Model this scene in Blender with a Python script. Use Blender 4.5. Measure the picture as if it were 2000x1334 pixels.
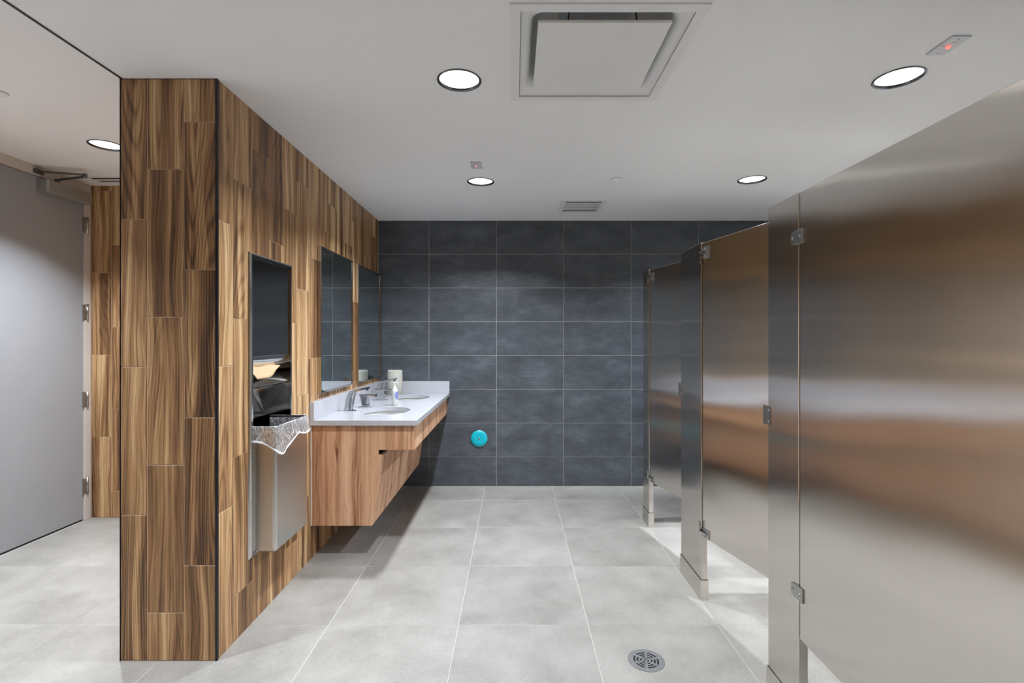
import bpy, bmesh, math, random
from mathutils import Vector, Matrix
from mathutils.geometry import tessellate_polygon

scene = bpy.context.scene
COL = scene.collection
for o in list(bpy.data.objects):
    bpy.data.objects.remove(o)
PI = math.pi
R = math.radians

# ------------------------------------------------------------------ camera
# camera stands at x=0 y=0, 1.33 m high, looking along +Y (one point perspective)
CAMZ, F = 1.33, 980.0
cd = bpy.data.cameras.new('camera')
cam = bpy.data.objects.new('camera', cd)
COL.objects.link(cam)
cam.location = (0, 0, CAMZ)
cam.rotation_euler = (R(90), 0, 0)
cd.sensor_width = 36.0
cd.lens = 36.0 * F / 2000.0
cd.shift_x = -3.0 / 2000.0
cd.shift_y = -4.0 / 2000.0
cd.clip_start = 0.02
scene.camera = cam

# ------------------------------------------------------------------ world / exposure
w = bpy.data.worlds.new('world')
scene.world = w
w.use_nodes = True
w.node_tree.nodes['Background'].inputs[0].default_value = (0.9, 0.92, 1.0, 1)
w.node_tree.nodes['Background'].inputs[1].default_value = 0.05
scene.view_settings.view_transform = 'Standard'
scene.view_settings.look = 'None'
scene.view_settings.gamma = 1.0
scene.view_settings.use_curve_mapping = False
scene.view_settings.exposure = 0.10
LAMP_W = 29.5            # watts of every downlight
LAMP_SPREAD = R(137)
scene.cycles.use_denoising = True
scene.cycles.use_light_tree = False
scene.cycles.use_adaptive_sampling = True
scene.cycles.adaptive_threshold = 0.04
scene.cycles.max_bounces = 8
scene.cycles.diffuse_bounces = 5
scene.cycles.glossy_bounces = 5
scene.cycles.transparent_max_bounces = 12
scene.cycles.caustics_reflective = True
scene.cycles.blur_glossy = 1.0
scene.cycles.caustics_refractive = False
scene.cycles.sample_clamp_indirect = 6.0

# ------------------------------------------------------------------ main measures (metres)
CEIL = 2.409             # main ceiling
CEIL_E = 2.477           # ceiling of the entry
BACK = 4.558             # charcoal tile wall
WALLX = -1.226           # face of the wood tile wall carrying the vanity
ENDX = -1.630            # left edge of its end
ENDY = 2.0755            # its end face
ENTX = -3.15             # wall with the entrance door
ENTY = 3.745             # wood tile wall of the entry
STX = 0.957              # face of the toilet partitions
RIGHT = 2.60
FRONT = -1.10

# ------------------------------------------------------------------ mesh helpers
class MB:
    """collects geometry, build() links it as ONE mesh object"""
    def __init__(s):
        s.v, s.f, s.sm = [], [], []
    def add(s, vs, fs, smooth=False):
        n = len(s.v)
        s.v += [tuple(p) for p in vs]
        s.f += [tuple(i + n for i in f) for f in fs]
        s.sm += [smooth] * len(fs)
        return s
    def box(s, x0, x1, y0, y1, z0, z1):
        v = [(x0,y0,z0),(x1,y0,z0),(x1,y1,z0),(x0,y1,z0),(x0,y0,z1),(x1,y0,z1),(x1,y1,z1),(x0,y1,z1)]
        return s.add(v, [(3,2,1,0),(4,5,6,7),(0,1,5,4),(1,2,6,5),(2,3,7,6),(3,0,4,7)])
    def bbox(s, x0, x1, y0, y1, z0, z1, b=0.003, seg=2):
        bm = bmesh.new()
        bmesh.ops.create_cube(bm, size=1.0)
        for q in bm.verts:
            q.co = Vector(((x0+x1)/2 + q.co.x*(x1-x0), (y0+y1)/2 + q.co.y*(y1-y0), (z0+z1)/2 + q.co.z*(z1-z0)))
        bmesh.ops.bevel(bm, geom=list(bm.edges), offset=b, segments=seg, profile=0.5, affect='EDGES')
        return s.bm(bm)
    def bm(s, bm, M=None, smooth=False):
        bmesh.ops.recalc_face_normals(bm, faces=list(bm.faces))
        bm.verts.index_update()
        vs = [(M @ q.co if M else q.co.copy()) for q in bm.verts]
        fs = [[q.index for q in f.verts] for f in bm.faces]
        bm.free()
        return s.add(vs, fs, smooth)
    def prism(s, poly, axis, a, b):
        """polygon (u,v) extruded along axis from a to b; x:(y,z) y:(x,z) z:(x,y)"""
        def P(u, v, t):
            return {'x': (t,u,v), 'y': (u,t,v), 'z': (u,v,t)}[axis]
        n = len(poly)
        v = [P(u,w_,a) for u,w_ in poly] + [P(u,w_,b) for u,w_ in poly]
        f = [tuple(range(n-1,-1,-1)), tuple(range(n, 2*n))]
        f += [(i, (i+1) % n, n+(i+1) % n, n+i) for i in range(n)]
        return s.add(v, f)
    def lathe(s, prof, c=(0,0,0), axis='z', n=32, sx=1.0, sy=1.0, smooth=True, cap=False):
        """profile [(r, h)] turned round an axis through c"""
        v, f = [], []
        for r, h in prof:
            for k in range(n):
                a = 2*PI*k/n
                p = (r*math.cos(a)*sx, r*math.sin(a)*sy, h)
                if axis == 'y': p = (p[0], h, p[1])
                if axis == 'x': p = (h, p[0], p[1])
                v.append((p[0]+c[0], p[1]+c[1], p[2]+c[2]))
        for i in range(len(prof)-1):
            for k in range(n):
                k2 = (k+1) % n
                f.append((i*n+k, i*n+k2, (i+1)*n+k2, (i+1)*n+k))
        if cap:
            f.append(tuple(range(n-1,-1,-1)))
            f.append(tuple((len(prof)-1)*n + k for k in range(n)))
        return s.add(v, f, smooth)
    def disc(s, c, r, axis='z', n=32, sx=1.0, sy=1.0):
        v = []
        for k in range(n):
            a = 2*PI*k/n
            p = (r*math.cos(a)*sx, r*math.sin(a)*sy, 0)
            if axis == 'y': p = (p[0], 0, p[1])
            if axis == 'x': p = (0, p[0], p[1])
            v.append((p[0]+c[0], p[1]+c[1], p[2]+c[2]))
        return s.add(v, [tuple(range(n))])
    def tube(s, pts, r, n=10, smooth=True):
        pts = [Vector(p) for p in pts]
        v, f = [], []
        for i, p in enumerate(pts):
            t = (pts[min(i+1, len(pts)-1)] - pts[max(i-1, 0)]).normalized()
            up = Vector((0,0,1)) if abs(t.z) < 0.9 else Vector((1,0,0))
            a = t.cross(up).normalized(); b = t.cross(a).normalized()
            rr = r[i] if isinstance(r, (list, tuple)) else r
            for k in range(n):
                q = 2*PI*k/n
                v.append(p + a*math.cos(q)*rr + b*math.sin(q)*rr)
        for i in range(len(pts)-1):
            for k in range(n):
                k2 = (k+1) % n
                f.append((i*n+k, i*n+k2, (i+1)*n+k2, (i+1)*n+k))
        f.append(tuple(range(n-1,-1,-1))); f.append(tuple((len(pts)-1)*n+k for k in range(n)))
        return s.add(v, f, smooth)
    def loft(s, sections, closed=True, smooth=False):
        """list of equally long rings"""
        n = len(sections[0]); v = [p for sec in sections for p in sec]; f = []
        for i in range(len(sections)-1):
            for k in range(n):
                k2 = (k+1) % n
                f.append((i*n+k, i*n+k2, (i+1)*n+k2, (i+1)*n+k))
        if closed:
            f.append(tuple(range(n-1,-1,-1))); f.append(tuple((len(sections)-1)*n+k for k in range(n)))
        return s.add(v, f, smooth)
    def holed(s, outer, holes, z):
        """flat sheet at height z with holes"""
        loops = [[Vector((x,y,0)) for x,y in outer]] + [[Vector((x,y,0)) for x,y in h] for h in holes]
        flat = [p for l in loops for p in l]
        tris = tessellate_polygon(loops)
        return s.add([(p.x,p.y,z) for p in flat], [tuple(t) for t in tris])
    def mesh(s, name, mat):
        me = bpy.data.meshes.new(name)
        me.from_pydata(s.v, [], s.f)
        me.polygons.foreach_set('use_smooth', s.sm)
        bm = bmesh.new(); bm.from_mesh(me)
        bmesh.ops.recalc_face_normals(bm, faces=list(bm.faces))
        bm.to_mesh(me); bm.free()
        if mat: me.materials.append(mat)
        me.update()
        return me
    def build(s, name, mat, parent=None, loc=None, rot=None):
        return link(name, s.mesh(name, mat), parent, loc, rot)

def link(name, data, parent=None, loc=None, rot=None):
    o = bpy.data.objects.new(name, data)
    COL.objects.link(o)
    if parent: o.parent = parent
    if loc: o.location = loc
    if rot: o.rotation_euler = rot
    return o
def empty(name, loc=(0,0,0), rz=0.0):
    o = link(name, None, None, loc, (0,0,rz))
    o.empty_display_size = 0.1
    return o
def tag(o, label, cat, group=None):
    o['label'] = label; o['category'] = cat
    if group: o['group'] = group
    return o
def struct(o, label):
    o['kind'] = 'structure'; o['label'] = label
    return o
def bevel(o, wd, seg=2):
    m = o.modifiers.new('bevel', 'BEVEL'); m.width = wd; m.segments = seg; m.limit_method = 'ANGLE'; m.angle_limit = R(40)
    return o
def copy_tree(o, parent=None):
    c = o.copy(); COL.objects.link(c); c.parent = parent
    for ch in list(o.children): copy_tree(ch, c)
    return c
def circ(cx, cy, r, n=32, ry=None):
    ry = ry or r
    return [(cx + r*math.cos(2*PI*k/n), cy + ry*math.sin(2*PI*k/n)) for k in range(n)]
def rect(x0, x1, y0, y1):
    return [(x0,y0),(x1,y0),(x1,y1),(x0,y1)]

# ------------------------------------------------------------------ materials
class NT:
    def __init__(s, name):
        s.m = bpy.data.materials.new(name); s.m.use_nodes = True
        s.t = s.m.node_tree; s.p = s.t.nodes['Principled BSDF']; s.out = s.t.nodes['Material Output']
    def n(s, kind, **kw):
        q = s.t.nodes.new('ShaderNode' + kind)
        for k, v in kw.items():
            if k in q.inputs: s.set(q.inputs[k], v)
            else: setattr(q, k, v)
        return q
    def set(s, sock, v):
        if isinstance(v, bpy.types.NodeSocket): s.t.links.new(v, sock)
        else: sock.default_value = v
    def i(s, node, idx, v):
        s.set(node.inputs[idx], v)
    def math(s, op, a, b=0.0, clamp=False):
        q = s.n('Math', operation=op, use_clamp=clamp); s.i(q, 0, a); s.i(q, 1, b); return q.outputs[0]
    def mix(s, fac, a, b, mode='MIX'):
        q = s.n('Mix', data_type='RGBA', blend_type=mode)
        s.set(q.inputs[0], fac); s.set(q.inputs[6], a); s.set(q.inputs[7], b); return q.outputs[2]
    def ramp(s, fac, stops):
        q = s.n('ValToRGB'); e = q.color_ramp.elements
        while len(e) > 1: e.remove(e[-1])
        e[0].position, e[0].color = stops[0][0], c4(stops[0][1])
        for pos, c in stops[1:]:
            k = e.new(pos); k.color = c4(c)
        s.set(q.inputs[0], fac); return q.outputs[0]
    def vmul(s, v, k):
        q = s.n('VectorMath', operation='MULTIPLY'); s.i(q, 0, v); s.i(q, 1, k); return q.outputs[0]
    def vadd(s, v, k):
        q = s.n('VectorMath', operation='ADD'); s.i(q, 0, v); s.i(q, 1, k); return q.outputs[0]
    def noise(s, vec, scale=5.0, detail=3.0, rough=0.5, dist=0.0):
        q = s.n('TexNoise'); s.set(q.inputs['Vector'], vec)
        q.inputs['Scale'].default_value = scale; q.inputs['Detail'].default_value = detail
        q.inputs['Roughness'].default_value = rough; q.inputs['Distortion'].default_value = dist
        return q.outputs['Fac']
    def bump(s, h, strength=0.2, dist=0.01):
        q = s.n('Bump'); q.inputs['Strength'].default_value = strength; q.inputs['Distance'].default_value = dist
        s.set(q.inputs['Height'], h); s.set(s.p.inputs['Normal'], q.outputs[0]); return q
    def obj(s): return s.n('TexCoord').outputs['Object']
    def geo(s): return s.n('NewGeometry').outputs['Position']
    def rnd(s): return s.n('ObjectInfo').outputs['Random']
    def base(s, c, rough=0.5, metal=0.0, spec=0.5):
        s.set(s.p.inputs['Base Color'], c4(c) if not isinstance(c, bpy.types.NodeSocket) else c)
        s.set(s.p.inputs['Roughness'], rough); s.p.inputs['Metallic'].default_value = metal
        s.p.inputs['Specular IOR Level'].default_value = spec
        return s
def c4(c): return (c[0], c[1], c[2], 1.0) if len(c) == 3 else tuple(c)
def srgb(r, g, b):
    f = lambda u: (u/255/12.92) if u/255 <= 0.04045 else ((u/255+0.055)/1.055)**2.4
    return (f(r), f(g), f(b))

def mat_plain(name, c, rough=0.5, metal=0.0, spec=0.5, noise_amt=0.0, scale=4.0):
    t = NT(name)
    if noise_amt:
        f = t.noise(t.geo(), scale, 4.0)
        q = t.ramp(f, [(0.25, tuple(x*(1-noise_amt) for x in c)), (0.75, tuple(min(1, x*(1+noise_amt)) for x in c))])
        t.base(q, rough, metal, spec)
    else:
        t.base(c, rough, metal, spec)
    return t.m

def mat_wood_tile():
    """porcelain planks printed like walnut; every plank takes its own cut of the grain"""
    t = NT('wood_look_tile')
    r = t.rnd()
    off = t.n('CombineXYZ'); t.i(off, 0, t.math('MULTIPLY', r, 37.0)); t.i(off, 1, t.math('MULTIPLY', r, 91.0)); t.i(off, 2, t.math('MULTIPLY', r, 53.0))
    co = t.vadd(t.obj(), off.outputs[0])
    warp = t.noise(t.vmul(co, (6.0, 6.0, 1.6)), 1.0, 1.0)
    wx = t.n('CombineXYZ'); t.i(wx, 0, t.math('MULTIPLY', t.math('SUBTRACT', warp, 0.5), 0.085))
    cw = t.vadd(co, wx.outputs[0])
    broad = t.noise(t.vmul(cw, (21.0, 21.0, 0.5)), 1.0, 1.0, 0.5)
    rings = t.noise(t.vmul(cw, (115.0, 115.0, 1.1)), 1.0, 2.0, 0.6)
    fine = t.noise(t.vmul(cw, (420.0, 420.0, 6.0)), 1.0, 1.0, 0.6)
    # cathedral rings: thin dark lines round a smooth stretched field, only on part of the planks
    field = t.noise(t.vmul(co, (9.0, 9.0, 0.65)), 1.0, 0.0, 0.4)
    saw = t.math('SINE', t.math('MULTIPLY', field, 120.0))
    saw = t.math('POWER', t.math('ADD', t.math('MULTIPLY', saw, 0.5), 0.5), 3.0)
    some = t.math('MULTIPLY', t.math('SUBTRACT', t.math('FRACT', t.math('MULTIPLY', r, 7.31)), 0.35, True), 0.24)
    v = t.math('ADD', t.math('MULTIPLY', broad, 0.80), t.math('MULTIPLY', rings, 0.50))
    v = t.math('ADD', v, t.math('MULTIPLY', fine, 0.34))
    v = t.math('SUBTRACT', v, t.math('MULTIPLY', saw, some))
    v = t.math('ADD', v, t.math('MULTIPLY', t.math('SUBTRACT', r, 0.5), 0.15))
    c = t.ramp(v, [(0.50, srgb(54, 36, 23)), (0.65, srgb(106, 75, 48)), (0.79, srgb(152, 113, 75)),
                   (0.93, srgb(194, 156, 112)), (1.0, srgb(214, 182, 138))])
    t.base(c, 0.42, 0.0, 0.4)
    return t.m

def mat_laminate():
    t = NT('walnut_laminate')
    co = t.geo()
    warp = t.noise(t.vmul(co, (4.0, 4.0, 1.6)), 1.0, 3.0)
    wx = t.n('CombineXYZ'); d = t.math('MULTIPLY', t.math('SUBTRACT', warp, 0.5), 0.05)
    t.i(wx, 0, d); t.i(wx, 1, d)
    cw = t.vadd(co, wx.outputs[0])
    broad = t.noise(t.vmul(cw, (16.0, 13.0, 0.5)), 1.0, 2.0)
    lines = t.noise(t.vmul(cw, (95.0, 70.0, 0.7)), 1.0, 2.0, 0.6)
    fine = t.noise(t.vmul(cw, (320.0, 300.0, 6.0)), 1.0, 2.0, 0.6)
    knots = t.noise(t.vmul(cw, (22.0, 22.0, 5.0)), 1.0, 1.0)
    v = t.math('ADD', t.math('MULTIPLY', broad, 0.62), t.math('MULTIPLY', lines, 0.42))
    v = t.math('ADD', v, t.math('MULTIPLY', fine, 0.18))
    v = t.math('SUBTRACT', v, t.math('MULTIPLY', t.math('SUBTRACT', knots, 0.70, True), 2.6))
    c = t.ramp(v, [(0.38, srgb(112, 74, 52)), (0.50, srgb(172, 126, 94)), (0.62, srgb(206, 160, 126)), (0.82, srgb(226, 188, 154))])
    t.base(c, 0.45, 0.0, 0.35)
    return t.m

def mat_floor_tile():
    t = NT('grey_porcelain_floor_tile')
    r = t.rnd()
    off = t.n('CombineXYZ'); t.i(off, 0, t.math('MULTIPLY', r, 41.0)); t.i(off, 1, t.math('MULTIPLY', r, 77.0))
    co = t.vadd(t.obj(), off.outputs[0])
    cloud = t.noise(co, 3.2, 5.0, 0.6)
    cloth = t.noise(t.vmul(co, (60.0, 110.0, 1.0)), 1.0, 3.0, 0.6)
    speck = t.noise(co, 60.0, 3.0, 0.7)
    v = t.math('ADD', t.math('MULTIPLY', cloud, 0.68), t.math('MULTIPLY', cloth, 0.16))
    v = t.math('ADD', v, t.math('MULTIPLY', speck, 0.16))
    v = t.math('ADD', v, t.math('MULTIPLY', t.math('SUBTRACT', r, 0.5), 0.05))
    c = t.ramp(v, [(0.30, srgb(126, 123, 118)), (0.50, srgb(150, 147, 142)), (0.70, srgb(168, 165, 160))])
    t.base(c, 0.38, 0.0, 0.45)
    t.bump(speck, 0.05, 0.001)
    return t.m

def mat_wall_tile():
    t = NT('charcoal_wall_tile')
    r = t.rnd()
    off = t.n('CombineXYZ'); t.i(off, 0, t.math('MULTIPLY', r, 31.0)); t.i(off, 2, t.math('MULTIPLY', r, 67.0))
    co = t.vadd(t.obj(), off.outputs[0])
    cloud = t.noise(t.vmul(co, (1.0, 1.0, 1.8)), 4.0, 5.0, 0.62)
    streak = t.noise(t.vmul(co, (9.0, 9.0, 130.0)), 1.0, 3.0, 0.6)
    weave = t.noise(t.vmul(co, (190.0, 190.0, 16.0)), 1.0, 2.0, 0.6)
    v = t.math('ADD', t.math('MULTIPLY', cloud, 0.55), t.math('MULTIPLY', streak, 0.28))
    v = t.math('ADD', v, t.math('MULTIPLY', weave, 0.17))
    c = t.ramp(v, [(0.34, srgb(58, 61, 66)), (0.50, srgb(76, 80, 86)), (0.68, srgb(100, 105, 111))])
    t.base(c, 0.40, 0.0, 0.4)
    t.bump(streak, 0.08, 0.001)
    return t.m

def mat_steel(name, c, rough=0.21, aniso=-0.75, wavy=0.5):
    """brushed stainless steel, grain running up and down: reflections smear sideways"""
    t = NT(name)
    co = t.obj()
    brush = t.noise(t.vmul(co, (420.0, 420.0, 5.0)), 1.0, 1.0, 0.6)
    col = t.ramp(brush, [(0.3, tuple(x*0.985 for x in c)), (0.7, tuple(min(1, x*1.015) for x in c))])
    gl = t.n('BsdfAnisotropic'); gl.distribution = 'BECKMANN'
    t.set(gl.inputs['Color'], col)
    gl.inputs['Roughness'].default_value = rough
    gl.inputs['Anisotropy'].default_value = aniso
    tg = t.n('Tangent'); tg.direction_type = 'RADIAL'; tg.axis = 'Z'
    t.set(gl.inputs['Tangent'], tg.outputs[0])
    if wavy:
        wv = t.noise(t.vmul(co, (1.0, 1.0, 1.5)), 1.6, 1.0, 0.4)
        bp = t.n('Bump'); bp.inputs['Strength'].default_value = wavy; bp.inputs['Distance'].default_value = 0.02
        t.set(bp.inputs['Height'], wv); t.set(gl.inputs['Normal'], bp.outputs[0])
    t.set(t.out.inputs['Surface'], gl.outputs[0])
    return t.m

def mat_emit(name, c, strength):
    t = NT(name)
    t.base((0.8, 0.8, 0.8), 0.4)
    t.p.inputs['Emission Color'].default_value = c4(c)
    t.p.inputs['Emission Strength'].default_value = strength
    t.m.cycles.emission_sampling = 'NONE'
    return t.m

def mat_film():
    """thin clear plastic bag"""
    t = NT('clear_plastic_film')
    tr = t.n('BsdfTransparent'); tr.inputs[0].default_value = (0.93, 0.93, 0.94, 1)
    gl = t.n('BsdfGlossy'); gl.inputs['Roughness'].default_value = 0.12; gl.inputs['Color'].default_value = (1, 1, 1, 1)
    df = t.n('BsdfDiffuse'); df.inputs[0].default_value = (0.85, 0.85, 0.87, 1)
    co = t.obj()
    crease = t.noise(t.vmul(co, (45.0, 45.0, 16.0)), 1.0, 4.0, 0.65, 1.2)
    bp = t.n('Bump'); bp.inputs['Strength'].default_value = 0.9; bp.inputs['Distance'].default_value = 0.012
    t.set(bp.inputs['Height'], crease)
    t.set(gl.inputs['Normal'], bp.outputs[0])
    m1 = t.n('MixShader'); t.i(m1, 0, 0.10); t.i(m1, 1, tr.outputs[0]); t.i(m1, 2, gl.outputs[0])
    streak = t.noise(t.vmul(co, (70.0, 70.0, 20.0)), 1.0, 2.0, 0.5, 2.5)
    band = t.math('ABSOLUTE', t.math('SUBTRACT', streak, 0.5))
    m2 = t.n('MixShader'); t.i(m2, 0, t.ramp(band, [(0.0, (0.85,)*3), (0.03, (0.20,)*3), (0.08, (0.05,)*3)])); t.i(m2, 1, m1.outputs[0]); t.i(m2, 2, df.outputs[0])
    t.set(t.out.inputs['Surface'], m2.outputs[0])
    return t.m

M_WOOD = mat_wood_tile()
M_LAM = mat_laminate()
M_FLOOR = mat_floor_tile()
M_TILE = mat_wall_tile()
M_FGROUT = mat_plain('pale_floor_grout', srgb(194, 190, 184), 0.8, noise_amt=0.03)
M_TGROUT = mat_plain('grey_wall_grout', srgb(168, 168, 166), 0.8, noise_amt=0.05)
M_WGROUT = mat_plain('tan_wall_grout', srgb(186, 158, 134), 0.8, noise_amt=0.06)
M_CEIL = mat_plain('white_ceiling_paint', (0.89, 0.89, 0.89), 0.7, noise_amt=0.01, scale=1.0)
M_PAINT = mat_plain('light_wall_paint', (0.85, 0.85, 0.85), 0.6, noise_amt=0.02)
M_WHITE = mat_plain('white_enamel', (0.84, 0.84, 0.84), 0.35, noise_amt=0.01)
M_TRIMB = mat_plain('black_anodised_trim', (0.012, 0.012, 0.016), 0.35, 0.3, noise_amt=0.1)
M_DARK = mat_plain('painted_void_shade', (0.008, 0.008, 0.008), 0.9, noise_amt=0.1)  # flat black standing for the shade seen through slots
M_FRAME = mat_plain('off_white_frame_enamel', srgb(206, 200, 194), 0.45, noise_amt=0.01)
M_DOOR = mat_plain('grey_door_enamel', srgb(158, 161, 166), 0.5, noise_amt=0.02)
M_STEEL = mat_steel('brushed_stainless_steel', (0.74, 0.705, 0.66))
M_BIN = mat_steel('satin_stainless_steel', (0.70, 0.68, 0.65), 0.36, -0.5, 0.0)
M_POL = mat_steel('polished_stainless_steel', (0.62, 0.61, 0.60), 0.16, -0.2, 0.0)
M_POLD = mat_steel('polished_steel_dark_reflection', (0.36, 0.355, 0.35), 0.16, -0.2, 0.0)  # polished steel with a darker reflection put into its colour
M_CHROME = mat_plain('chrome', (0.50, 0.51, 0.53), 0.05, 1.0, noise_amt=0.01)
M_SATIN = mat_plain('satin_nickel', (0.46, 0.455, 0.44), 0.28, 1.0, noise_amt=0.03)
M_ARM = mat_plain('dark_grey_metal', (0.13, 0.13, 0.13), 0.35, 0.7, noise_amt=0.05)
M_CHROMED = mat_plain('dark_chrome_trim', (0.16, 0.17, 0.19), 0.18, 1.0, noise_amt=0.02)
M_ALU = mat_plain('silver_painted_metal', (0.42, 0.43, 0.43), 0.35, 0.6, noise_amt=0.03)
M_QUARTZ = mat_plain('white_quartz', (0.47, 0.47, 0.505), 0.14, 0.0, 0.5, noise_amt=0.015, scale=30.0)
M_CERAM = mat_plain('white_vitreous_china', (0.50, 0.50, 0.485), 0.12, 0.0, 0.5, noise_amt=0.01)
M_MIRROR = mat_plain('mirror_glass', (0.74, 0.80, 0.79), 0.0, 1.0, noise_amt=0.005)
M_KRAFT = mat_plain('brown_paper_towel', srgb(202, 172, 136), 0.9, noise_amt=0.05, scale=60.0)
M_CREAM = mat_plain('cream_tissue_paper', srgb(190, 187, 176), 0.9, noise_amt=0.02, scale=50.0)
M_TEAL = mat_plain('teal_plastic_film', srgb(0, 178, 196), 0.35, noise_amt=0.03)
M_IRON = mat_plain('nickel_bronze_grate', (0.46, 0.46, 0.47), 0.38, 0.85, noise_amt=0.12, scale=60.0)
M_SOAP = mat_plain('translucent_soap_plastic', (0.50, 0.51, 0.50), 0.2, 0.0, noise_amt=0.01)
M_BLUE = mat_plain('blue_print', srgb(112, 118, 178), 0.4, noise_amt=0.08, scale=80.0)
M_PUMP = mat_plain('white_pump_plastic', (0.66, 0.66, 0.68), 0.3, noise_amt=0.01)
M_FILM = mat_film()
M_HEM = mat_plain('bunched_plastic_film', (0.80, 0.80, 0.82), 0.2, noise_amt=0.15, scale=120.0)
M_LENS = mat_emit('glowing_lens', (1.0, 0.99, 0.97), 3.0)
M_LED = mat_emit('red_led', (1.0, 0.03, 0.01), 2.2)
M_LED2 = mat_emit('dim_red_led', (1.0, 0.05, 0.03), 0.4)
M_PLATE = mat_plain('grey_white_plate', (0.62, 0.63, 0.66), 0.35, noise_amt=0.01)
M_PRINT_SHADE = mat_plain('grey_print_and_edge_shade', (0.12, 0.12, 0.12), 0.6, noise_amt=0.05)  # print, and the painted shade ring of the sprinkler covers

# ================================================================== THE SETTING
# ---- floor: 605 mm tiles on pale grout
fl = struct(MB().box(ENTX-0.3, RIGHT+0.1, FRONT-0.1, BACK+0.1, -0.12, -0.0015).build('floor', M_FGROUT), 'light grey porcelain tile floor with pale grout')
TS, G = 0.605, 0.0028
tile_me = {}
def floor_tile(x0, x1, y0, y1, hole=None):
    key = (round(x1-x0, 3), round(y1-y0, 3), bool(hole))
    cx, cy = (x0+x1)/2, (y0+y1)/2
    if key not in tile_me:
        hx, hy, b = (x1-x0)/2, (y1-y0)/2, 0.0012
        m = MB()
        if hole:
            m.holed(rect(-hx+b, hx-b, -hy+b, hy-b), [circ(hole[0]-cx, hole[1]-cy, hole[2], 40)], 0)
            v0 = [(-hx,-hy,-b),(hx,-hy,-b),(hx,hy,-b),(-hx,hy,-b),(-hx+b,-hy+b,0),(hx-b,-hy+b,0),(hx-b,hy-b,0),(-hx+b,hy-b,0)]
            m.add(v0, [(0,1,5,4),(1,2,6,5),(2,3,7,6),(3,0,4,7)])
        else:
            lo, hi = -0.009, 0.0
            v = []
            for (ex, z) in ((0, lo), (0, -b), (b, hi)):
                v += [(-hx+ex,-hy+ex,z),(hx-ex,-hy+ex,z),(hx-ex,hy-ex,z),(-hx+ex,hy-ex,z)]
            f = [(8,9,10,11)]
            for L in (0, 4):
                f += [(L+k, L+(k+1) % 4, L+4+(k+1) % 4, L+4+k) for k in range(4)]
            m.add(v, f)
        tile_me[key] = m.mesh('tile', M_FLOOR)
    return link('tile', tile_me[key], fl, (cx, cy, 0))
DRX, DRY = 0.550, 2.080
xl = [-0.257 + TS*k for k in range(-5, 6)]
yl = [2.340 + 0.604*k for k in range(-7, 5)]
xl = [ENTX] + [x for x in xl if ENTX+0.03 < x < RIGHT-0.03] + [RIGHT]
yl = [FRONT] + [y for y in yl if FRONT+0.03 < y < BACK-0.03] + [BACK]
for i in range(len(xl)-1):
    for j in range(len(yl)-1):
        x0, x1, y0, y1 = xl[i]+G/2, xl[i+1]-G/2, yl[j]+G/2, yl[j+1]-G/2
        h = (DRX, DRY, 0.0745) if (x0 < DRX < x1 and y0 < DRY < y1) else None
        floor_tile(x0, x1, y0, y1, h)

# ---- fixtures in the ceiling (positions are needed for its openings)
LAMPS = [(-0.225, 3.433), (-0.226, 2.090), (1.611, 3.389), (1.588, 2.069), (-0.226, 0.74), (1.60, 0.74)]
LAMPS_E = [(-2.405, 2.966), (-2.405, 1.30)]
LR = 0.086
DIF = (0.312, 1.932)
VENT = (0.371, 0.728, 3.873, 4.247)
VENTE = (-3.03, -2.62, 3.515, 3.672)
c_ = MB()
holes = [circ(x, y, LR, 40) for x, y in LAMPS] + [rect(DIF[0]-0.288, DIF[0]+0.288, DIF[1]-0.288, DIF[1]+0.288),
         rect(VENT[0]+0.02, VENT[1]-0.02, VENT[2]+0.02, VENT[3]-0.02)]
c_.holed(rect(ENDX+0.013, RIGHT, FRONT, BACK), holes, CEIL)
c_.holed(rect(ENTX, ENDX+0.013, FRONT, BACK), [circ(x, y, LR, 40) for x, y in LAMPS_E] + [rect(VENTE[0]+0.015, VENTE[1]-0.015, VENTE[2]+0.015, VENTE[3]-0.015)], CEIL_E)
c_.add([(ENDX+0.013, FRONT, CEIL), (ENDX+0.013, BACK, CEIL), (ENDX+0.013, BACK, CEIL_E), (ENDX+0.013, FRONT, CEIL_E)], [(0,1,2,3)])
c_.box(ENTX-0.1, RIGHT+0.1, FRONT-0.1, BACK+0.1, 2.68, 2.70)
struct(c_.build('ceiling', M_CEIL), 'plain white painted ceiling with a small step towards the entry')

# ---- back wall: 12 x 24 inch charcoal tiles
bw = struct(MB().box(ENTX, RIGHT, BACK, BACK+0.12, 0, 2.66).build('wall_back', M_TGROUT), 'charcoal tiled back wall with thin pale grout lines')
def wall_tile(parent, name, mat, w_, h_, b, cache):
    key = (round(w_, 3), round(h_, 3))
    if key not in cache:
        hx, hz = w_/2, h_/2
        v = []
        for e, y in ((0, 0.012), (0, b), (b, 0)):
            v += [(-hx+e, y, -hz+e), (hx-e, y, -hz+e), (hx-e, y, hz-e), (-hx+e, y, hz-e)]
        f = [(8,9,10,11)]
        for L in (0, 4):
            f += [(L+k, L+(k+1) % 4, L+4+(k+1) % 4, L+4+k) for k in range(4)]
        cache[key] = MB().add(v, f).mesh(name, mat)
    return link(name, cache[key], parent)
bt_cache = {}
BT = 0.006            # tiles stand proud of the grout by this
bx = [WALLX] + [-0.767 + 0.6115*k for k in range(0, 6) if -0.767 + 0.6115*k < RIGHT-0.05] + [RIGHT]
bz = [0.0] + [0.265 + 0.3068*k for k in range(7)] + [CEIL]
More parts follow.
